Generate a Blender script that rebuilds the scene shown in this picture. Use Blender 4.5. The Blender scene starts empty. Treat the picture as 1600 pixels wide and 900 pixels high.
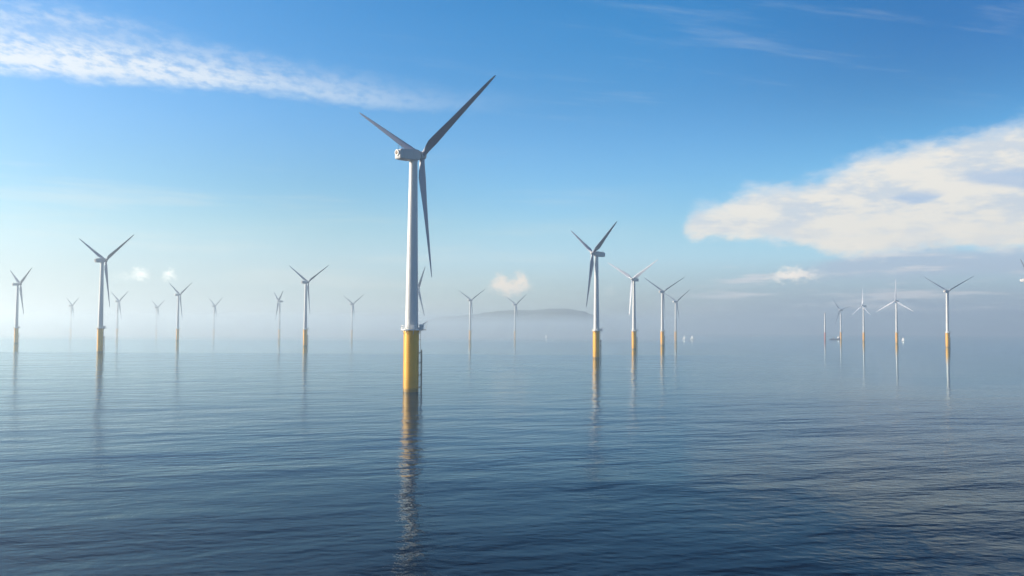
import bpy, bmesh, math, random
from mathutils import Matrix, Vector
from math import sin, cos, pi, radians as R
random.seed(7)
scene = bpy.context.scene
COL = scene.collection

# ------------------------------------------------------------------ camera
CAM_H = 17.8
cd = bpy.data.cameras.new('camera'); cam = bpy.data.objects.new('camera', cd); COL.objects.link(cam)
cd.sensor_width = 36; cd.lens = 36 * 1400 / 1600
cd.clip_start = 0.5; cd.clip_end = 60000
pitch = math.atan(66.5 / 1400)
cam.matrix_world = Matrix.Translation((0, 0, CAM_H)) @ Matrix.Rotation(pi / 2 + pitch, 4, 'X') @ Matrix.Rotation(R(0.3), 4, 'Z')
scene.camera = cam
scene.view_settings.view_transform = 'Standard'; scene.view_settings.look = 'None'
scene.view_settings.gamma = 1.0; scene.view_settings.use_curve_mapping = False
scene.view_settings.exposure = 1.3
scene.cycles.use_denoising = True
scene.cycles.volume_bounces = 2
scene.cycles.max_bounces = 8
scene.cycles.sample_clamp_indirect = 6

SUN_AZ, SUN_EL = -84.0, 17.0            # azimuth from +Y, clockwise; degrees
SKY_STRENGTH = 0.07

# ------------------------------------------------------------------ node writing helper
class V:
    """A socket with arithmetic."""
    def __init__(s, t, sock): s.t, s.s = t, sock
    def _m(s, op, *a): return s.t.math(op, s, *a)
    def __add__(s, o): return s._m('ADD', o)
    __radd__ = __add__
    def __sub__(s, o): return s._m('SUBTRACT', o)
    def __rsub__(s, o): return s.t.math('SUBTRACT', o, s)
    def __mul__(s, o): return s._m('MULTIPLY', o)
    __rmul__ = __mul__
    def __truediv__(s, o): return s._m('DIVIDE', o)
class Tree:
    def __init__(s, nt): s.nt = nt
    def node(s, kind, **kw):
        n = s.nt.nodes.new(kind)
        for k, v in kw.items(): setattr(n, k, v)
        return n
    def put(s, sock, v):
        if isinstance(v, V): s.nt.links.new(v.s, sock)
        elif v is not None: sock.default_value = v
    def math(s, op, *a):
        n = s.node('ShaderNodeMath', operation=op)
        for i, v in enumerate(a): s.put(n.inputs[i], v)
        return V(s, n.outputs[0])
    def vec(s, x, y, z=0.0):
        n = s.node('ShaderNodeCombineXYZ')
        for i, v in enumerate((x, y, z)): s.put(n.inputs[i], v)
        return V(s, n.outputs[0])
    def sep(s, v):
        n = s.node('ShaderNodeSeparateXYZ'); s.put(n.inputs[0], v)
        return [V(s, o) for o in n.outputs]
    def vmath(s, op, *a):
        n = s.node('ShaderNodeVectorMath', operation=op)
        for i, v in enumerate(a): s.put(n.inputs[i], v)
        return V(s, n.outputs[0])
    def noise(s, v, scale, detail=2.0, rough=0.5, dist=0.0):
        n = s.node('ShaderNodeTexNoise'); s.put(n.inputs['Vector'], v)
        n.inputs['Scale'].default_value = scale; n.inputs['Detail'].default_value = detail
        n.inputs['Roughness'].default_value = rough; n.inputs['Distortion'].default_value = dist
        return V(s, n.outputs[0])
    def step(s, v, a, b):               # smooth 0..1 as v goes a..b
        n = s.node('ShaderNodeMapRange', interpolation_type='SMOOTHSTEP')
        for i, q in enumerate((v, a, b, 0.0, 1.0)): s.put(n.inputs[i], q)
        return V(s, n.outputs[0])
    def mix(s, f, a, b, mode='MIX'):
        n = s.node('ShaderNodeMix', data_type='RGBA', blend_type=mode)
        s.put(n.inputs[0], f); s.put(n.inputs[6], a); s.put(n.inputs[7], b)
        return V(s, n.outputs[2])
    def curve(s, v, pts, lo, hi, x0=-40.0, x1=50.0):    # piecewise curve of v
        n = s.node('ShaderNodeFloatCurve')
        c = n.mapping.curves[0]
        p = [((x - x0) / (x1 - x0), (y - lo) / (hi - lo)) for x, y in pts]
        p = [(0.0, p[0][1])] + p + [(1.0, p[-1][1])]
        c.points[0].location = p[0]; c.points[1].location = p[-1]
        for q in p[1:-1]: c.points.new(*q)
        for q in c.points: q.handle_type = 'AUTO_CLAMPED'
        n.mapping.update()
        s.put(n.inputs[1], (v - x0) * (1 / (x1 - x0)))
        return V(s, n.outputs[0]) * (hi - lo) + lo

# ------------------------------------------------------------------ sky
world = bpy.data.worlds.new('World'); scene.world = world; world.use_nodes = True
wt = world.node_tree; wt.nodes.clear(); T = Tree(wt)
sky = T.node('ShaderNodeTexSky', sky_type='NISHITA'); sky.sun_disc = False
sky.sun_elevation = R(SUN_EL); sky.sun_rotation = R(SUN_AZ)
sky.altitude = 0; sky.air_density = 1.0; sky.dust_density = 0.7; sky.ozone_density = 2.5
tc = T.node('ShaderNodeTexCoord')
D = V(T, tc.outputs['Generated'])
dx, dy, dz = T.sep(D)
az = T.math('ARCTAN2', dx, dy) * 57.29578
el = T.math('ARCSINE', dz) * 57.29578
base = V(T, sky.outputs[0])
hs = T.node('ShaderNodeHueSaturation'); hs.inputs['Saturation'].default_value = 1.5
T.put(hs.inputs['Color'], base); base = V(T, hs.outputs[0])
# clear-air tint: brighter cyan low in the middle, deeper blue to the right and overhead
base = T.mix(T.step(el, 1.0, 5.0) * T.step(el, 15.0, 8.0) * T.step(az, -14.0, 4.0), base, T.mix(1.0, base, (1.26, 1.24, 1.28, 1), 'MULTIPLY'))
base = T.mix(T.step(el, 9.0, 18.0) * T.step(az, 5.0, 30.0), base, T.mix(1.0, base, (0.95, 0.74, 0.88, 1), 'MULTIPLY'))
base = T.mix(T.step(el, 7.0, 2.0), base, T.mix(1.0, base, (0.88, 0.94, 1.22, 1), 'MULTIPLY'))
base = T.mix(T.step(el, 8.0, 14.0) * T.step(az, 26.0, 10.0), base, T.mix(1.0, base, (1.30, 1.12, 1.15, 1), 'MULTIPLY'))
base = T.mix(T.step(el, 19.0, 32.0), base, T.mix(1.0, base, (0.30, 0.38, 0.50, 1), 'MULTIPLY'))

def cloud(sky_in, up, lo, color, dens, soft_up, soft_lo, nscale, namp, tex=None, ends=None, stretch=3.0, seed=0.0):
    v = T.vec(az * (1 / stretch), el, seed)
    n1 = T.noise(v, nscale, 5.0, 0.6) - 0.5
    e = el + n1 * namp
    cu = T.curve(az, up, 0, 25); cl = T.curve(az, lo, 0, 25)
    m = T.step(cu - e, 0.0, soft_up) * T.step(e - cl, 0.0, soft_lo)
    if ends:
        m = m * T.step(az, ends[0], ends[1]) * T.step(az, ends[3], ends[2])
    if tex is not None: m = m * tex
    return T.mix(T.math('MINIMUM', m * dens, 1.0), sky_in, color)

# high deck coordinates give ripples their true perspective
deck = T.vec(dx / (dz + 0.02), dy / (dz + 0.02), 0.3)
warp = T.noise(deck, 1.3, 3.0, 0.5)
dk = T.sep(deck)
rip = T.noise(T.vec(dk[0] * 1.5 + dk[1] * 0.2 + warp * 0.2, dk[1] * 0.85 - dk[0] * 0.16, 0.0), 11.0, 4.0, 0.62)
patch = T.noise(T.vec(dk[0] * 0.6, dk[1], 3.0), 2.0, 3.0, 0.5)

WHITE = (5.6, 5.7, 5.7, 1); CREAM = (5.4, 5.2, 4.6, 1); BANK = (2.9, 3.4, 4.3, 1)
c = base
# pale veil along the horizon, greyer to the right where a cloud bank stands
c = T.mix(T.step(el, 9.0, 1.0) * T.step(az, 25.0, -30.0) * 0.7, c, (3.3, 4.0, 4.3, 1))
c = T.mix(T.step(el, 5.6, 0.3) * T.step(az, -2.0, 24.0) * 0.85, c, (2.0, 2.6, 3.8, 1))
# grey bank under the big cloud
c = cloud(c, [(16, 4.3), (20.78, 4.9), (23.95, 5.3), (29.8, 5.1), (40, 4.9)], [(16, 2.6), (50, 2.6)], BANK, 0.75, 0.7, 1.2, 1.2, 1.3, ends=(15, 21, 60, 70), stretch=6)
st = T.noise(T.vec(az * 0.10, el, 13.0), 1.6, 5.0, 0.6)
c = T.mix(T.step(st, 0.50, 0.66) * T.step(az, 8.0, 16.0) * T.step(el, 5.4, 4.4) * T.step(el, 0.6, 1.8) * 0.85, c, (5.0, 4.9, 5.0, 1))
# rippled cirrus streak
ctex = (T.step(rip + T.step(el, 17.5, 14.0) * 0.12 - 0.02, 0.36, 0.66) * 0.85 + 0.15) * T.step(patch, 0.1, 0.5) * T.step(az, 6.0, -28.0)
c = cloud(c, [(-40, 17.8), (-33, 18.3), (-30.2, 18.6), (-27, 18.7), (-23.6, 18.5), (-18.9, 17.7), (-14.3, 17.1), (-9.9, 16.6), (-4.2, 15.9), (.8, 15.6), (6.1, 15.2), (11, 14.8)],
          [(-40, 14.2), (-30.1, 13.7), (-25.2, 13.8), (-19.9, 14.0), (-15.4, 14.05), (-10.3, 13.6), (-6.2, 13.5), (-2.1, 13.5), (2, 13.9), (6.1, 14.2)],
          WHITE, 0.84, 2.8, 1.0, 1.6, 1.2, tex=ctex * 0.85 + 0.14 * T.step(az, 10.0, -14.0), ends=(-80, -60, -3, 12), stretch=2.5)
# thin wisps
wsp = T.step(T.noise(T.vec(dk[0] * 0.35 + dk[1] * 0.2, dk[1] * 1.6 - dk[0] * 0.5, 5.0), 3.2, 6.0, 0.65), 0.52, 0.75)
c = T.mix(wsp * T.step(el, 12.0, 15.0) * 0.13 * T.step(az, -22.0, 20.0), c, WHITE)
hw = T.step(T.noise(T.vec(az * 0.09, el, 9.0), 0.75, 4.0, 0.55), 0.5, 0.72)
c = T.mix(hw * T.step(el, 12.0, 8.0) * 0.25 * T.step(az, 12.0, -5.0), c, CREAM)
# big anvil-shaped cloud on the right
shade = T.noise(T.vec(az * 0.30, el, 2.0), 0.9, 7.0, 0.62)
fine = T.noise(T.vec(az * 0.35 + el * 0.25, el * 1.2, 6.0), 2.6, 6.0, 0.66)
lit = T.mix(T.step(shade * 0.65 + fine * 0.35, 0.44, 0.60) * 0.8, (5.7, 5.4, 4.85, 1), (3.6, 4.15, 4.8, 1))
lit = T.mix(T.step(el, 7.2, 4.9) * T.step(fine, 0.35, 0.6) * 0.55, lit, (6.6, 6.0, 5.1, 1))
BIGUP = [(5, 5.0), (10.2, 6.0), (11.3, 7.7), (13.3, 8.3), (15.4, 9.1), (18.5, 9.3), (20.1, 9.9), (21.9, 10.8), (24.4, 11.1), (26.7, 11.4), (29.9, 11.9), (33, 12.2), (38.4, 12.3)]
BIGLO = [(5, 7.0), (10.2, 6.3), (11.7, 5.5), (14.1, 5.5), (17.1, 5.2), (19.7, 4.5), (21.1, 4.2), (23.3, 4.5), (26, 4.65), (29.8, 4.4), (38, 4.0)]
# thin fringe, then the body
c = cloud(c, [(x, y + 0.45) for x, y in BIGUP], BIGLO, (5.4, 5.5, 5.5, 1), 0.55, 1.6, 0.8, 1.4, 2.6, ends=(9.6, 12.5, 80, 90), stretch=2.2, seed=8.0)
c = cloud(c, BIGUP, BIGLO, lit, 0.95, 1.1, 0.75, 1.9, 1.5, ends=(9.9, 11.6, 80, 90), stretch=1.9, seed=4.0)
GREY = (2.7, 3.6, 4.9, 1)
c = cloud(c, [(22.2, 7.85), (23.65, 8.35), (24.7, 8.4), (26.6, 8.0)], [(22.2, 7.7), (24.7, 7.4), (26.6, 7.9)], GREY, 0.85, 0.45, 0.35, 1.6, 0.9, ends=(21.8, 23.2, 25.5, 27.0), stretch=4)
c = cloud(c, [(25.5, 8.8), (27.7, 9.45), (29.9, 9.45), (40, 9.2)], [(25.5, 8.6), (28, 8.1), (29.9, 7.8), (40, 7.5)], GREY, 0.8, 0.7, 0.5, 1.2, 1.1, ends=(25.2, 28.0, 60, 70), stretch=4, seed=2.0)
# small low cumulus
PEACH = (9.0, 7.7, 6.3, 1)
for up, lo, e, dn, sd, col in (
    ([(14.6, 3.2), (16, 3.65), (17.3, 4.2), (18.4, 3.95), (19.7, 3.7), (20.2, 3.5)], [(14.6, 3.05), (17.3, 2.9), (20.2, 3.2)], (14.3, 15.8, 18.4, 20.6), 0.8, 1.0, PEACH),
    ([(-1.9, 2.9), (-1.3, 3.35), (-.7, 3.95), (-.1, 3.55), (.4, 4.05), (.9, 3.85), (1.5, 3.1)], [(-1.9, 2.4), (-.2, 2.0), (1.5, 2.4)], (-2.1, -1.2, .8, 1.7), 0.85, 5.0, (7.0, 5.9, 4.7, 1)),
    ([(-21.6, 2.9), (-21.1, 3.85), (-20.7, 3.6), (-20.1, 3.0)], [(-21.6, 2.75), (-20.1, 2.8)], (-21.8, -21.3, -20.6, -19.8), 1.2, 7.0, (9.6, 9.3, 8.2, 1)),
    ([(-24.6, 3.2), (-23.2, 3.4), (-22.7, 3.7), (-22.0, 3.8)], [(-24.6, 2.7), (-22.0, 2.7)], (-24.8, -23.6, -22.5, -21.9), 1.2, 9.0, (9.0, 8.6, 7.6, 1)),
    ([(5.6, 2.6), (6.3, 3.0), (7, 2.7)], [(5.6, 2.3), (7, 2.3)], (5.3, 6.1, 6.5, 7.2), 0.6, 11.0, PEACH)):
    puff = T.noise(T.vec(az * 0.8, el, sd + 0.5), 2.2, 6.0, 0.65)
    c = cloud(c, up, lo, col, dn, 0.9, 0.7, 3.4, 1.5, tex=T.step(puff, 0.20, 0.50) * 1.15, ends=e, stretch=1.7, seed=sd)
bg = T.node('ShaderNodeBackground'); T.put(bg.inputs[0], c); bg.inputs[1].default_value = SKY_STRENGTH
wo = T.node('ShaderNodeOutputWorld'); wt.links.new(bg.outputs[0], wo.inputs[0])

# ------------------------------------------------------------------ sun
sl = bpy.data.lights.new('sun', 'SUN'); sl.energy = 3.9; sl.angle = R(0.5); sl.color = (1.0, 0.86, 0.68)
so = bpy.data.objects.new('sun', sl); COL.objects.link(so)
sd_ = Vector((sin(R(SUN_AZ)) * cos(R(SUN_EL)), cos(R(SUN_AZ)) * cos(R(SUN_EL)), sin(R(SUN_EL))))
so.rotation_euler = sd_.to_track_quat('Z', 'Y').to_euler(); so.location = (0, 0, 300)

# ------------------------------------------------------------------ materials
def material(name):
    m = bpy.data.materials.new(name); m.use_nodes = True
    t = Tree(m.node_tree); b = m.node_tree.nodes['Principled BSDF']
    return m, t, b
def paint(name, col, dirt, rough=0.4, metal=0.0, scale=0.5, amount=0.35, growth=False):
    m, t, b = material(name)
    g = t.node('ShaderNodeTexCoord'); p = V(t, g.outputs['Object'])
    x, y, z = t.sep(p)
    n = t.noise(t.vec(x * 2.0, y * 2.0, z * 0.25), scale * 2, 5.0, 0.65)
    n2 = t.noise(p, scale * 6, 4.0, 0.6)
    f = t.step(n * 0.7 + n2 * 0.3, 0.42, 0.7) * amount
    c_ = t.mix(f, (*col, 1), (*dirt, 1))
    if growth:
        zz = z + (t.noise(p, 1.2, 4.0, 0.6) - 0.5) * 1.6
        c_ = t.mix(t.step(zz, 1.5, 0.5) * 0.7, c_, (0.045, 0.045, 0.02, 1))
        c_ = t.mix(t.step(zz, 5.5, 2.5) * 0.3, c_, (0.3, 0.18, 0.03, 1))
    t.put(b.inputs['Base Color'], c_)
    t.put(b.inputs['Roughness'], t.math('ADD', n2 * 0.25, rough - 0.1))
    b.inputs['Metallic'].default_value = metal
    return m
M = {
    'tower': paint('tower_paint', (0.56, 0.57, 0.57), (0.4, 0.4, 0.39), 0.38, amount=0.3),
    'blade': paint('blade_gelcoat', (0.28, 0.32, 0.40), (0.21, 0.24, 0.30), 0.35, amount=0.3),
    'nacelle': paint('nacelle_shell', (0.45, 0.46, 0.47), (0.33, 0.33, 0.33), 0.4, amount=0.3),
    'yellow': paint('yellow_coating', (0.76, 0.37, 0.006), (0.5, 0.24, 0.02), 0.38, amount=0.45, growth=True),
    'steel': paint('galvanised_steel', (0.55, 0.56, 0.56), (0.3, 0.29, 0.27), 0.45, 0.3),
    'dark': paint('dark_rubbered_steel', (0.05, 0.05, 0.055), (0.12, 0.08, 0.05), 0.5),
    'opening': paint('dark_opening', (0.2, 0.15, 0.11), (0.1, 0.08, 0.07), 0.6),
    'hull': paint('blue_hull_paint', (0.03, 0.06, 0.13), (0.1, 0.07, 0.05), 0.4),
    'white': paint('white_marine_paint', (0.8, 0.8, 0.78), (0.6, 0.58, 0.52), 0.35),
    'sail': paint('sailcloth', (0.82, 0.82, 0.8), (0.7, 0.7, 0.68), 0.7),
    'red': paint('faded_red_paint', (0.4, 0.1, 0.07), (0.3, 0.12, 0.1), 0.5),
    'hill': paint('hill_vegetation', (0.09, 0.12, 0.10), (0.14, 0.14, 0.11), 0.9, scale=0.01),
}
# the sea: slopes taken from a height field of several ripple sizes, damped where the water lies slick
def sea_material():
    m, t, b = material('sea_water')
    g = t.node('ShaderNodeNewGeometry'); p = V(t, g.outputs['Position'])
    px, py, pz = t.sep(p)
    big = t.noise(t.vec(px * 0.004, py * 0.009, 1.0), 1.0, 3.0, 0.5)      # cat's-paw patches
    mid = t.noise(t.vec(px * 0.01, py * 0.03, 7.0), 1.0, 3.0, 0.55)
    far = t.step(py + (big - 0.5) * 60.0, 640.0, 690.0)                    # calm water far out
    lobe = t.step(px - py * 0.26 + (big - 0.5) * 90.0, 0.0, 70.0) * t.step(py + (big - 0.5) * 160.0, 190.0, 330.0)
    calm = t.math('MAXIMUM', far, lobe)
    band = t.step(py + (mid - 0.5) * 30.0, 545.0, 575.0) * (1.0 - far)
    amp = (0.32 + mid * 0.8 + t.step(big, 0.4, 0.62) * 0.25 + band * 0.35) * (1.0 - calm * 0.88) * (1.0 + t.step(py, 300.0, 50.0) * 0.35) * (1.0 + t.step(px - py * 0.1 + (big - 0.5) * 60.0, -10.0, 45.0) * t.step(py, 300.0, 170.0) * 0.5)
    w = t.noise(t.vec(px * 0.05, py * 0.05, 2.0), 1.0, 2.0, 0.5) * 3.0
    def height(ox, oy):
        x = px + ox; y = py + oy
        xr = x * 0.94 + y * 0.34; yr = y * 0.94 - x * 0.34
        xs = x * 0.97 - y * 0.24; ys = y * 0.97 + x * 0.24
        h = (t.noise(t.vec(xr * 0.45, yr + w, 0.0), 0.28, 2.0, 0.55) * (0.050 / 0.28)
             + t.noise(t.vec(xs * 0.55, ys, 4.0), 1.1, 3.0, 0.6) * (0.062 / 1.1)
             + t.noise(t.vec(xr * 0.5, yr, 8.0), 0.07, 1.0, 0.5) * (0.035 / 0.07))
        return h
    e = 0.03
    h0 = height(0.0, 0.0); hx = height(e, 0.0); hy = height(0.0, e)
    k = amp * (-1.0 / e)
    nx = (hx - h0) * k; ny = (hy - h0) * k
    # the ripples run towards -Y: steep fronts, gentle backs
    ny = t.math('MINIMUM', ny, 0.0) * 1.4 + t.math('MAXIMUM', ny, 0.0) * 0.4
    nrm = t.vmath('NORMALIZE', t.vec(nx, ny, 1.0))
    # reflection over dark water; the sky light off the sea is partly polarised away at steeper angles
    nt = m.node_tree; nt.nodes.remove(b)
    fr = t.node('ShaderNodeFresnel'); fr.inputs['IOR'].default_value = 1.333; t.put(fr.inputs['Normal'], nrm)
    gl = t.node('ShaderNodeBsdfGlossy'); gl.inputs['Roughness'].default_value = 0.05
    gl.inputs['Color'].default_value = (0.84, 0.96, 1.0, 1); t.put(gl.inputs['Normal'], nrm)
    df = t.node('ShaderNodeBsdfDiffuse')
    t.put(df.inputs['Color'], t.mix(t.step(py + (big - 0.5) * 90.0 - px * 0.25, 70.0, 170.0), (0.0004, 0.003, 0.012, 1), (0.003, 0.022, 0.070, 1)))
    mx = t.node('ShaderNodeMixShader')
    t.put(mx.inputs[0], t.math('POWER', V(t, fr.outputs[0]), 1.35))
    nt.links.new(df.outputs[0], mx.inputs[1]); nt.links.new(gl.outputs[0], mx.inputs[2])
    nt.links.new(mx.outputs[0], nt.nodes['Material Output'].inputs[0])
    return m
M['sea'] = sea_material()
def haze_material(name, density):
    m = bpy.data.materials.new(name); m.use_nodes = True; nt = m.node_tree; nt.nodes.clear()
    v = nt.nodes.new('ShaderNodeVolumePrincipled'); o = nt.nodes.new('ShaderNodeOutputMaterial')
    v.inputs['Color'].default_value = (0.75, 0.88, 0.945, 1); v.inputs['Density'].default_value = density
    v.inputs['Anisotropy'].default_value = 0.54
    nt.links.new(v.outputs[0], o.inputs['Volume'])
    return m
M['haze'] = haze_material('sea_haze', 0.00035); M['mist'] = haze_material('mist_bank', 0.0016)

# ------------------------------------------------------------------ mesh helpers
def obj(name, bm, mat, parent=None, smooth=True):
    me = bpy.data.meshes.new(name); bmesh.ops.recalc_face_normals(bm, faces=bm.faces[:]); bm.to_mesh(me); bm.free()
    me.materials.append(mat)
    if smooth:
        for p in me.polygons: p.use_smooth = True
        try: me.set_sharp_from_angle(angle=R(35))
        except Exception: pass
    o = bpy.data.objects.new(name, me); COL.objects.link(o); o.parent = parent
    return o
def lathe(bm, prof, n=32, M_=None, cap=True):
    rings = []
    for r, z in prof:
        ring = []
        for i in range(n):
            a = 2 * pi * i / n; v = Vector((r * cos(a), r * sin(a), z))
            ring.append(bm.verts.new(M_ @ v if M_ else v))
        rings.append(ring)
    for a, b in zip(rings, rings[1:]):
        for i in range(n): bm.faces.new((a[i], a[(i + 1) % n], b[(i + 1) % n], b[i]))
    if cap: bm.faces.new(rings[0][::-1]); bm.faces.new(rings[-1])
    return rings
def rod(bm, a, b, r, n=8, r2=None):
    a = Vector(a); b = Vector(b); d = b - a
    q = d.to_track_quat('Z', 'Y').to_matrix().to_4x4()
    lathe(bm, [(r, 0), (r2 or r, d.length)], n, Matrix.Translation(a) @ q)
def box(bm, lo, hi, bevel=0.0, M_=None):
    g = bmesh.ops.create_cube(bm, size=1.0)['verts']
    for v in g:
        v.co = Vector([(lo[i] + hi[i]) / 2 + v.co[i] * (hi[i] - lo[i]) for i in range(3)])
    if bevel:
        es = list({e for v in g for e in v.link_edges})
        r = bmesh.ops.bevel(bm, geom=es, offset=bevel, segments=3, affect='EDGES', profile=0.5)
        g = list({v for f in r['faces'] for v in f.verts} | {v for v in g if v.is_valid})
    if M_:
        for v in g: v.co = M_ @ v.co
def loft(bm, sections, cap=True):
    rs = [[bm.verts.new(p) for p in s] for s in sections]
    n = len(rs[0])
    for a, b in zip(rs, rs[1:]):
        for i in range(n): bm.faces.new((a[i], a[(i + 1) % n], b[(i + 1) % n], b[i]))
    if cap: bm.faces.new(rs[0][::-1]); bm.faces.new(rs[-1])
def torus_ring(bm, rad, r, z, n=40, a0=0.0, a1=2 * pi, m=6):
    pts = [(rad * cos(a0 + (a1 - a0) * i / n), rad * sin(a0 + (a1 - a0) * i / n), z) for i in range(n + 1)]
    for p, q in zip(pts, pts[1:]): rod(bm, p, q, r, m)
def thing(name, label, cat, loc, group=None):
    o = bpy.data.objects.new(name, None); COL.objects.link(o); o.location = loc
    o.empty_display_size = 2
    o['label'] = label; o['category'] = cat
    if group: o['group'] = group
    return o

# ------------------------------------------------------------------ setting
def build_sea():
    bm = bmesh.new(); n = 96
    radii = [20, 60, 120, 250, 500, 900, 1600, 2800, 5000, 10500]
    cen = bm.verts.new((0, 0, 0)); prev = None
    for r in radii:
        ring = [bm.verts.new((r * cos(2 * pi * i / n), r * sin(2 * pi * i / n), 0)) for i in range(n)]
        for i in range(n):
            if prev: bm.faces.new((prev[i], ring[i], ring[(i + 1) % n], prev[(i + 1) % n]))
            else: bm.faces.new((cen, ring[i], ring[(i + 1) % n]))
        prev = ring
    o = obj('sea', bm, M['sea'], smooth=False); o['kind'] = 'structure'
build_sea()
def build_hills():
    prof = [(a_, h_ * 3.9 / 3.5) for a_, h_ in [(-13, -3), (-10.5, -3), (-8, 18), (-5.7, 40), (-4.07, 57), (-2.44, 66), (-1.6, 74), (-.81, 79), (.21, 82), (1.23, 80), (1.9, 84), (2.46, 91), (3.48, 93), (4.5, 83), (5.11, 69), (5.72, 50), (6.1, 34), (6.6, 12), (7.0, -3), (20, -3)]]
    D0 = 3900.0; bm = bmesh.new(); nx, ny = 260, 14; grid = []
    from mathutils import noise as mn
    for i in range(nx + 1):
        a = -13 + 33 * i / nx
        for (a0, h0), (a1, h1) in zip(prof, prof[1:]):
            if a0 <= a <= a1:
                s = (a - a0) / (a1 - a0); s = s * s * (3 - 2 * s); h = h0 + (h1 - h0) * s
        col = []
        for j in range(ny + 1):
            q = j / ny; d = D0 + (q - 0.5) * 900
            x = d * math.tan(R(a)); y = d
            hh = (h + 17) * sin(pi * min(1, q * 1.02)) ** 0.8 if h > 0 else 0
            hh *= 0.96 + 0.1 * mn.noise(Vector((x * 0.004, y * 0.004, 0)))
            hh += 1.2 * mn.noise(Vector((x * 0.03, y * 0.03, 1)))
            if j in (0, ny): hh = -0.6
            col.append(bm.verts.new((x, y, min(hh, 132) - 0.3)))
        grid.append(col)
    for a, b in zip(grid, grid[1:]):
        for j in range(ny): bm.faces.new((a[j], b[j], b[j + 1], a[j + 1]))
    o = obj('distant_hills', bm, M['hill']); o['kind'] = 'structure'
build_hills()
def build_haze():
    bm = bmesh.new(); box(bm, (-11000, -11000, -1.0), (11000, 11000, 138.0))
    o = obj('haze', bm, M['haze'], smooth=False); o['kind'] = 'stuff'
    # low bank of denser mist lying over the far water, in front of the hills
    bm = bmesh.new(); box(bm, (-4200, 1330, -0.8), (330, 3750, 44.0))
    o = obj('mist_bank', bm, M['mist'], smooth=False); o['kind'] = 'stuff'
build_haze()

# ------------------------------------------------------------------ wind turbine
HUB_Z, TILT, CONE, BLADE, OVER = 68.8, R(5), R(2), 36.0, 3.1
PLAT = 18.0
_mesh = {}
def shared(name, make, mat, parent):
    """The first turbine makes the mesh, the rest share it."""
    if name not in _mesh:
        bm = bmesh.new(); make(bm)
        o = obj(name.split('/')[0], bm, mat, parent); _mesh[name] = o.data
        return o
    o = bpy.data.objects.new(name.split('/')[0], _mesh[name]); COL.objects.link(o); o.parent = parent
    return o
def m_tower(bm):
    prof = []
    for k in range(0, 13):
        z = PLAT + 0.25 + (HUB_Z - 1.7 - PLAT - 0.25) * k / 12; r = 1.9 - 0.72 * (k / 12)
        prof.append((r, z))
        if k in (4, 8): prof += [(r + 0.035, z + 0.03), (r + 0.035, z + 0.22), (r - 0.004, z + 0.25)]
    lathe(bm, prof, 48)
def m_tp(bm):
    lathe(bm, [(2.15, -6), (2.15, 3.4), (2.19, 3.43), (2.19, 3.55), (2.15, 3.58), (2.15, 8.6), (2.2, 8.63), (2.2, 8.8), (2.15, 8.83), (2.15, 13.2), (2.19, 13.23), (2.19, 13.35), (2.15, 13.38), (2.15, PLAT - 1.0), (2.3, PLAT - 0.95), (2.3, PLAT - 0.3)], 48)
def m_marks(bm):   # flange ring
    lathe(bm, [(2.0, PLAT + 0.12), (2.05, PLAT + 0.14), (2.05, PLAT + 0.5), (1.95, PLAT + 0.55)], 48)
def m_deck(bm):
    n = 40
    lathe(bm, [(3.1, PLAT - 0.28), (3.1, PLAT)], n)
    box(bm, (1.2, -1.5, PLAT - 0.26), (4.2, 1.5, PLAT + 0.01))
    for k in range(8):
        a = 2 * pi * k / 8 + 0.2
        rod(bm, (2.1 * cos(a), 2.1 * sin(a), PLAT - 1.5), (2.95 * cos(a), 2.95 * sin(a), PLAT - 0.3), 0.07)
def m_rail(bm):
    a0 = 0.52
    for z in (0.12, 0.55, 1.1): torus_ring(bm, 3.02, 0.05, PLAT + z, 36, a0, 2 * pi - a0)
    for k in range(19):
        a = a0 + (2 * pi - 2 * a0) * k / 18
        rod(bm, (3.02 * cos(a), 3.02 * sin(a), PLAT), (3.02 * cos(a), 3.02 * sin(a), PLAT + 1.1), 0.05, 6)
    q = [(2.62, -1.5), (4.15, -1.5), (4.15, 1.5), (2.62, 1.5)]
    for (ax, ay), (bx_, by) in zip(q, q[1:]):
        for z in (0.55, 1.1): rod(bm, (ax, ay, PLAT + z), (bx_, by, PLAT + z), 0.05, 6)
    for x, y in q + [(3.4, -1.5), (3.4, 1.5), (4.15, 0)]: rod(bm, (x, y, PLAT), (x, y, PLAT + 1.1), 0.05, 6)
def m_crane(bm):
    rod(bm, (3.3, -1.0, PLAT), (3.3, -1.0, PLAT + 1.7), 0.13)
    rod(bm, (3.3, -1.0, PLAT + 1.6), (4.5, -1.5, PLAT + 2.3), 0.09, r2=0.06)
    rod(bm, (3.3, -1.0, PLAT + 0.8), (3.95, -1.27, PLAT + 1.95), 0.05)
    rod(bm, (4.5, -1.5, PLAT + 2.3), (4.5, -1.5, PLAT + 1.3), 0.02)
    box(bm, (3.0, -1.2, PLAT + .75), (3.3, -.8, PLAT + 1.2), 0.04)
def m_cabinet(bm):
    box(bm, (2.2, -0.2, PLAT + 0.01), (3.15, 1.1, PLAT + 1.5), 0.05)
def m_locker(bm):
    box(bm, (-0.1, -2.85, PLAT + 0.01), (1.0, -2.2, PLAT + 1.2), 0.05)
def m_door(bm):
    Mz = Matrix.Rotation(R(-100), 4, 'Z')
    box(bm, (1.84, -0.45, PLAT + 0.55), (1.95, 0.45, PLAT + 2.6), 0.05, Mz)
def m_fender(y):
    def f(bm):
        lathe(bm, [(0.16, -3), (0.16, 12.0), (0.1, 12.15)], 12, Matrix.Translation((2.95, y, 0)))
        for z in (1.5, 5.0, 8.5, 11.5): rod(bm, (2.1, y * 0.6, z - .3), (2.95, y, z), 0.11)
    return f
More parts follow.
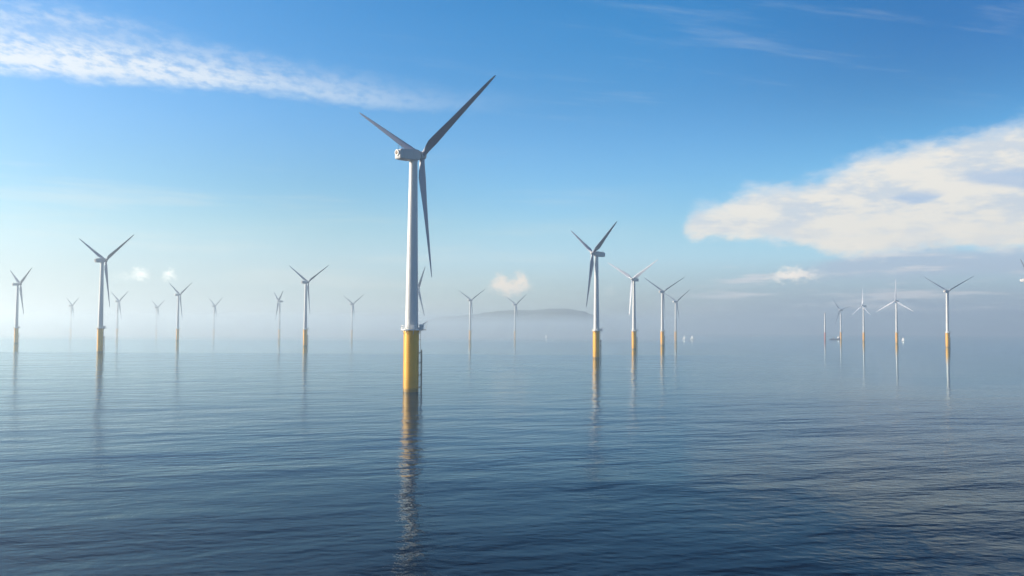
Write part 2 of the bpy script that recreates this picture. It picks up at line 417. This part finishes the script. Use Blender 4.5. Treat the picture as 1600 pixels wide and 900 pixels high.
def m_ladder(bm):
    for y in (-0.25, 0.25): rod(bm, (2.6, y, -1), (2.6, y, PLAT + 1.1), 0.045, 6)
    for k in range(60): rod(bm, (2.6, -.25, k * .31), (2.6, .25, k * .31), 0.025, 5)
    for z in (3, 7, 11, 15): rod(bm, (2.1, 0, z), (2.6, 0, z), 0.06)
def m_jtube(a):
    def f(bm):
        x, y = 2.4 * cos(a), 2.4 * sin(a)
        rod(bm, (x, y, -4), (x, y, PLAT - 0.4), 0.16, 10)
    return f
def rounded(cy, cz, hw, hh, r, x, n=6, slant=0.0):
    pts = []
    for qx, qz, a0 in ((1, 1, 0), (-1, 1, pi / 2), (-1, -1, pi), (1, -1, 3 * pi / 2)):
        for i in range(n):
            a = a0 + pi / 2 * i / (n - 1)
            pts.append(Vector((x, cy + qx * (hw - r) + r * cos(a), cz + qz * (hh - r) + r * sin(a))))
    for p in pts: p.x += slant * (p.z - cz)
    return pts
# nacelle frame: origin on the tower axis at hub height, +X towards the rotor
def m_nacelle(bm):
    S = [(-5.9, .1, 1.1, 1.15, .4), (-5.7, .1, 1.32, 1.36, .35), (-4.4, .05, 1.5, 1.5, .3), (-2, 0, 1.55, 1.6, .28), (0.6, 0, 1.55, 1.55, .28), (1.5, .05, 1.35, 1.35, .5), (1.95, .1, 1.05, 1.1, .8)]
    loft(bm, [rounded(0, cz, hw, hh, r, x, slant=0.12 if x < -5 else 0) for x, cz, hw, hh, r in S])
def m_bedplate(bm):
    lathe(bm, [(1.2, -1.85), (1.28, -1.75), (1.28, -1.5)], 32)
def m_cooler(bm):
    # round fan housing on the rear face
    q = Matrix.Translation((-5.8, 0, 0.5)) @ Matrix.Rotation(-pi / 2, 4, 'Y')
    lathe(bm, [(0.85, -0.3), (0.9, 0.3), (0.84, 0.42), (0.64, 0.42), (0.6, 0.2)], 28, q, cap=False)
def m_fan(bm):
    q = Matrix.Translation((-6.0, 0, 0.5)) @ Matrix.Rotation(-pi / 2, 4, 'Y')
    lathe(bm, [(0.63, 0.0), (0.63, 0.06), (0.3, 0.1), (0.12, 0.16)], 28, q)
def m_vane(y):
    def f(bm):
        rod(bm, (-4.8, y, 1.4), (-4.8, y, 2.7), 0.05, 6)
        rod(bm, (-5.1, y, 2.65), (-4.5, y, 2.65), 0.04, 6)
    return f
def m_beacon(bm):
    lathe(bm, [(0.14, 1.45), (0.14, 1.8), (0.05, 1.9)], 10, Matrix.Translation((-4.0, 0, 0)))
def m_hatch(x0):
    return lambda bm: box(bm, (x0, -0.95, 1.5), (x0 + 1.7, 0.95, 1.67), 0.04)
def m_hub(bm):
    q = Matrix.Rotation(pi / 2, 4, 'Y')
    lathe(bm, [(1.0, -1.1), (1.25, -0.95), (1.32, -0.3), (1.28, 0.4), (1.05, 0.95), (0.68, 1.35), (0.26, 1.53), (0.03, 1.56)], 32, q)
def m_blade(bm):
    st = []
    tab = [(0.8, 1.6, 1.6, 0, 0), (1.6, 1.6, 1.55, 0, 0), (2.8, 1.9, 1.35, 14, .15), (4.6, 2.75, 1.0, 14, .42), (6.5, 3.25, .74, 12.5, .6), (8.5, 3.1, .6, 11, .58),
           (12, 2.65, .46, 8.5, .5), (16, 2.2, .36, 6.2, .4), (21, 1.78, .27, 4, .3), (26, 1.4, .2, 2.2, .2), (31, 1.02, .14, .9, .12), (34.3, .68, .09, .1, .05), (35.6, .38, .05, 0, .0), (36, .1, .02, 0, 0)]
    for r, ch, th, tw, off in tab:
        a = R(tw + 2); sec = []
        bend = -0.2 * (r / 36) ** 2
        for i in range(20):
            t = 2 * pi * i / 20
            x = cos(t) * ch / 2; w = 1.0
            if r > 3: w = 0.55 + 0.45 * (-cos(t)); w = max(w, 0.08)
            y = sin(t) * th / 2 * w
            x += off * 0.9
            sec.append(Vector((x * cos(a) - y * sin(a), x * sin(a) + y * cos(a) + bend, r)))
        st.append(sec)
    loft(bm, st)

GROUP = 'wind turbines standing in the calm sea'
def turbine(x, y, yaw, phase, label, plat_rot=0.0, detail=True, pitch_=66.0):
    t = thing('wind_turbine', label, 'wind turbine', (x, y, 0), GROUP)
    zr = R(plat_rot)
    def sh(*a):
        o = shared(*a); o.rotation_euler = (0, 0, zr) if a[3] is t else (0, 0, 0); return o
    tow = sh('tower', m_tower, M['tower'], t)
    tp = sh('transition_piece', m_tp, M['yellow'], t)
    deck_ = sh('work_platform', m_deck, M['steel'], t)
    if detail:
        sh('flange_ring', m_marks, M['steel'], tow); sh('tower_door', m_door, M['steel'], tow)
        sh('ladder', m_ladder, M['dark'], tp); sh('cable_tube/a', m_jtube(2.2), M['yellow'], tp); sh('cable_tube/b', m_jtube(2.7), M['yellow'], tp)
        bl = sh('boat_landing/a', m_fender(-0.75), M['dark'], t)
        sh('fender_tube', m_fender(0.75), M['dark'], bl)
        sh('cabinet', m_cabinet, M['white'], deck_); sh('locker', m_locker, M['white'], deck_)
    sh('railing', m_rail, M['white'], deck_)
    sh('davit_crane', m_crane, M['steel'], deck_)
    al = R(yaw)
    A = Matrix.Rotation(al, 4, 'Z') @ Matrix.Rotation(-TILT, 4, 'Y')
    nac = shared('nacelle', m_nacelle, M['nacelle'], t)
    nac.matrix_local = Matrix.Translation((0, 0, HUB_Z)) @ A
    if detail:
        yb = shared('yaw_collar', m_bedplate, M['nacelle'], t); yb.location = (0, 0, HUB_Z)
        for nm, fn, mt in (('cooler_housing', m_cooler, 'white'), ('cooling_fan', m_fan, 'opening'), ('wind_sensor/a', m_vane(-0.7), 'dark'), ('wind_sensor/b', m_vane(0.7), 'dark'), ('beacon', m_beacon, 'red'), ('roof_hatch/a', m_hatch(-3.6), 'nacelle'), ('roof_hatch/b', m_hatch(-1.3), 'nacelle')):
            shared(nm, fn, M[mt], nac)
    hubm = Matrix.Translation((0, 0, HUB_Z)) @ A @ Matrix.Translation((OVER, 0, 0))
    hub = shared('rotor_hub', m_hub, M['nacelle'], t); hub.matrix_local = hubm
    for k in range(3):
        th = R(phase) + k * 2 * pi / 3
        d = Vector((0, -sin(th), -cos(th)))
        d = (d * cos(CONE) + Vector((1, 0, 0)) * sin(CONE)).normalized()
        a = Vector((1, 0, 0)); c_ = d.cross(a).normalized(); a2 = d.cross(c_)
        Mb = Matrix((c_, a2, d)).transposed().to_4x4()
        b = shared('blade', m_blade, M['blade'], t); b.matrix_local = hubm @ Mb @ Matrix.Rotation(R(pitch_), 4, 'Z')
    return t

TURB = [
 (-29.0, 259.8, 45.5, -0.5, 'nearest and by far largest white turbine on a tall yellow base', 6.4),
 (-577.7, 1046.0, 50, 0, 'hazy grey turbine standing closest to the left edge of the photo', 0),
 (-307.7, 670.9, 62, 0, 'grey turbine on a yellow base, biggest of those left of the nearest one', 0),
 (-498.9, 1339.4, 52, -1, 'hazy turbine standing right below the small upright puff of cloud at left', 0),
 (-222.1, 964.5, 55, -2, 'white turbine with pale orange base, between the grey yellow-based one and the nearest one', 0),
 (55.8, 591.1, -156, 0, 'turbine on bright yellow base with nacelle tail pointing right, beside the distant hill end', 0),
 (120.5, 883.5, -135, 0, 'turbine with sunlit white nacelle front and orange base, next behind the tallest right-hand one', 0),
 (193.0, 1149.3, 46, -2, 'slim turbine, third in the row of four receding to the right of the hill', 0),
 (622.3, 1449.8, -140, 60, 'sunlit white turbine with one blade pointing straight up and one down to the left', 0),
 (534.5, 1100.0, 36, -2, 'pale turbine with bright orange base, rightmost whole turbine in the photo', 0),
 (-739.1, 1680.3, 52, 0, 'small faint turbine just right of the yellow based one at left', 0),
 (-70.3, 1516.0, 50, 0, 'small pale turbine standing before the left shoulder of the distant hill', 0),
 (280.8, 1535.9, 34, 2, 'smallest, last turbine of the receding row, beside two tiny white sails', 0),
 (-422.5, 1630.3, -150, 0, 'small turbine with one dark raised blade, just left of the one with pale orange base', 0),
 (-662.6, 1994.6, 46, 0, 'very faint turbine in open haze midway along the left half of the horizon', 0),
 (-317.8, 1782.7, 50, 0, 'faint thin turbine alone, just left of the nearest turbine', 0),
 (6.4, 1759.7, 40, 2, 'faint thin turbine in front of the middle of the distant hill', 0),
 (-996.4, 2026.3, 50, 0, 'very faint turbine in the haze between the two leftmost clear turbines', 0),
 (-857.9, 2165.2, 50, 0, 'faintest turbine, just left of the turbine below the cloud puff', 0),
 (758.5, 2067.0, -160, 17, 'small white turbine standing right beside the dark work vessel', 0),
 (681.5, 1736.6, -168, 60, 'small white turbine second to the right of the dark work vessel', 0),
 (-118.2, 1105.7, 26, 16, 'turbine hidden behind the tower of the nearest turbine, only a blade tip showing', 0),
 (494.0, 857.4, -45, 0, 'turbine cut off by the right edge of the photo with white nacelle tail showing', 0),
]
for x, y, yaw, ph, lab, pr in TURB:
    turbine(x, y, yaw, ph, lab, pr, detail=y < 1250, pitch_={-140: -2, -168: 0, -135: 5}.get(yaw, 66))

# ------------------------------------------------------------------ bare tower beside the vessel
tt = thing('bare_tower', 'faint pinkish bare tower without blades, left of the dark work vessel', 'tower', (737.0, 2110.0, 0))
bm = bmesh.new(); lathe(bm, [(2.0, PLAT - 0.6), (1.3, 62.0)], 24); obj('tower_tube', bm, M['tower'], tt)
bm = bmesh.new(); lathe(bm, [(2.1, -4), (2.1, PLAT - 0.65)], 24); obj('tower_base', bm, M['red'], tt)
bm = bmesh.new(); lathe(bm, [(1.35, 62.01), (1.35, 62.8), (0.2, 63.0)], 16); obj('top_cap', bm, M['red'], tt)

# ------------------------------------------------------------------ work vessel
def vessel():
    v = thing('work_vessel', 'dark low work vessel with white wheelhouse beside a small white turbine', 'boat', (794.0, 2200.0, 0))
    v.rotation_euler = (0, 0, R(4))
    bm = bmesh.new(); sec = []
    for x, hw, keel, top in ((-15, 3.4, -.6, 2.6), (-13, 4.0, -1.4, 2.5), (0, 4.2, -1.6, 2.4), (9, 3.8, -1.5, 2.8), (13, 2.2, -1.1, 3.5), (15.5, .3, .2, 4.1)):
        sec.append([Vector((x, -hw, top)), Vector((x, -hw * .92, 0)), Vector((x, -hw * .5, keel)), Vector((x, hw * .5, keel)), Vector((x, hw * .92, 0)), Vector((x, hw, top))])
    loft(bm, sec); obj('hull', bm, M['hull'], v)
    bm = bmesh.new(); box(bm, (6.0, -2.8, 2.6), (11.2, 2.8, 5.4), .2); box(bm, (7.0, -2.3, 5.41), (10.6, 2.3, 7.9), .25)
    wh = obj('wheelhouse', bm, M['white'], v)
    bm = bmesh.new(); box(bm, (7.4, -2.34, 6.3), (10.2, -2.29, 7.3)); box(bm, (10.59, -1.9, 6.3), (10.64, 1.9, 7.3)); obj('window_band', bm, M['opening'], wh)
    bm = bmesh.new(); rod(bm, (8.6, 0, 7.9), (8.6, 0, 12.5), .14); rod(bm, (8.6, -1.2, 10.6), (8.6, 1.2, 10.6), .07); obj('mast', bm, M['white'], v)
    bm = bmesh.new(); rod(bm, (-4, 0, 2.4), (-4, 0, 6.0), .4); rod(bm, (-4, 0, 5.8), (-10.5, 0, 8.2), .25, r2=.12); obj('deck_crane', bm, M['yellow'], v)
    bm = bmesh.new()
    for s in (-1, 1):
        rod(bm, (-14.6, 3.5 * s, 3.5), (5.5, 3.9 * s, 3.4), .05)
        for k in range(9): rod(bm, (-14.4 + 2.4 * k, 3.6 * s, 2.4), (-14.4 + 2.4 * k, 3.6 * s, 3.45), .05)
    obj('bulwark_rail', bm, M['steel'], v)
vessel()

# ------------------------------------------------------------------ sailing boats
def sailboat(x, y, rz, label, s=1.0, first=[None]):
    b = thing('sailing_boat', label, 'sailing boat', (x, y, 0), 'small white sails along the horizon')
    b.rotation_euler = (0, 0, R(rz)); b.scale = (s, s, s)
    def hull(bm):
        sec = []
        for q, hw, top in ((-5, 1.0, 1.1), (-3, 1.5, 1.0), (0, 1.7, 1.0), (3, 1.2, 1.15), (5.3, .12, 1.4)):
            sec.append([Vector((q, -hw, top)), Vector((q, -hw * .7, .1)), Vector((q, 0, -.5)), Vector((q, hw * .7, .1)), Vector((q, hw, top))])
        loft(bm, sec)
    def mast(bm): rod(bm, (0.5, 0, 1), (0.5, 0, 15), .09, r2=.06); rod(bm, (0.5, 0, 2.1), (-4.4, .4, 2.1), .07)
    def sheet(bm, pts, belly):
        n = 8; g = []
        a, b_, c_ = map(Vector, pts)         # tack, clew, head
        for side in (0, .03):
            rows = []
            for i in range(n + 1):
                u = i / n; l = a.lerp(c_, u); r_ = b_.lerp(c_, u)
                rows.append([bm.verts.new(l.lerp(r_, j / n) + Vector((0, side + belly * sin(pi * j / n) * (1 - u) , 0))) for j in range(n + 1)])
            for p, q in zip(rows, rows[1:]):
                for j in range(n):
                    try: bm.faces.new((p[j], p[j + 1], q[j + 1], q[j]))
                    except ValueError: pass
    def main(bm): sheet(bm, ((0.35, 0, 2.3), (-4.3, .4, 2.3), (0.4, 0, 14.6)), .5)
    def jib(bm): sheet(bm, ((5.1, 0, 1.5), (0.9, .5, 2.0), (0.7, 0, 13.2)), .6)
    shared('hull/s', hull, M['white'], b); shared('mast/s', mast, M['steel'], b)
    shared('mainsail/s', main, M['sail'], b); shared('jib/s', jib, M['sail'], b)
sailboat(366.0, 1905.0, 125, 'left, brighter one of the two tiny white sails close together', 0.8)
sailboat(392.0, 1950.0, 140, 'right, fainter one of the two tiny white sails close together', 0.8)
sailboat(77.0, 2000.0, 130, 'lone tiny white sail in front of the right part of the distant hill', 0.75)
sailboat(820.0, 1880.0, 128, 'tiny pale sail beside the turbine with one blade pointing straight up', 0.6)
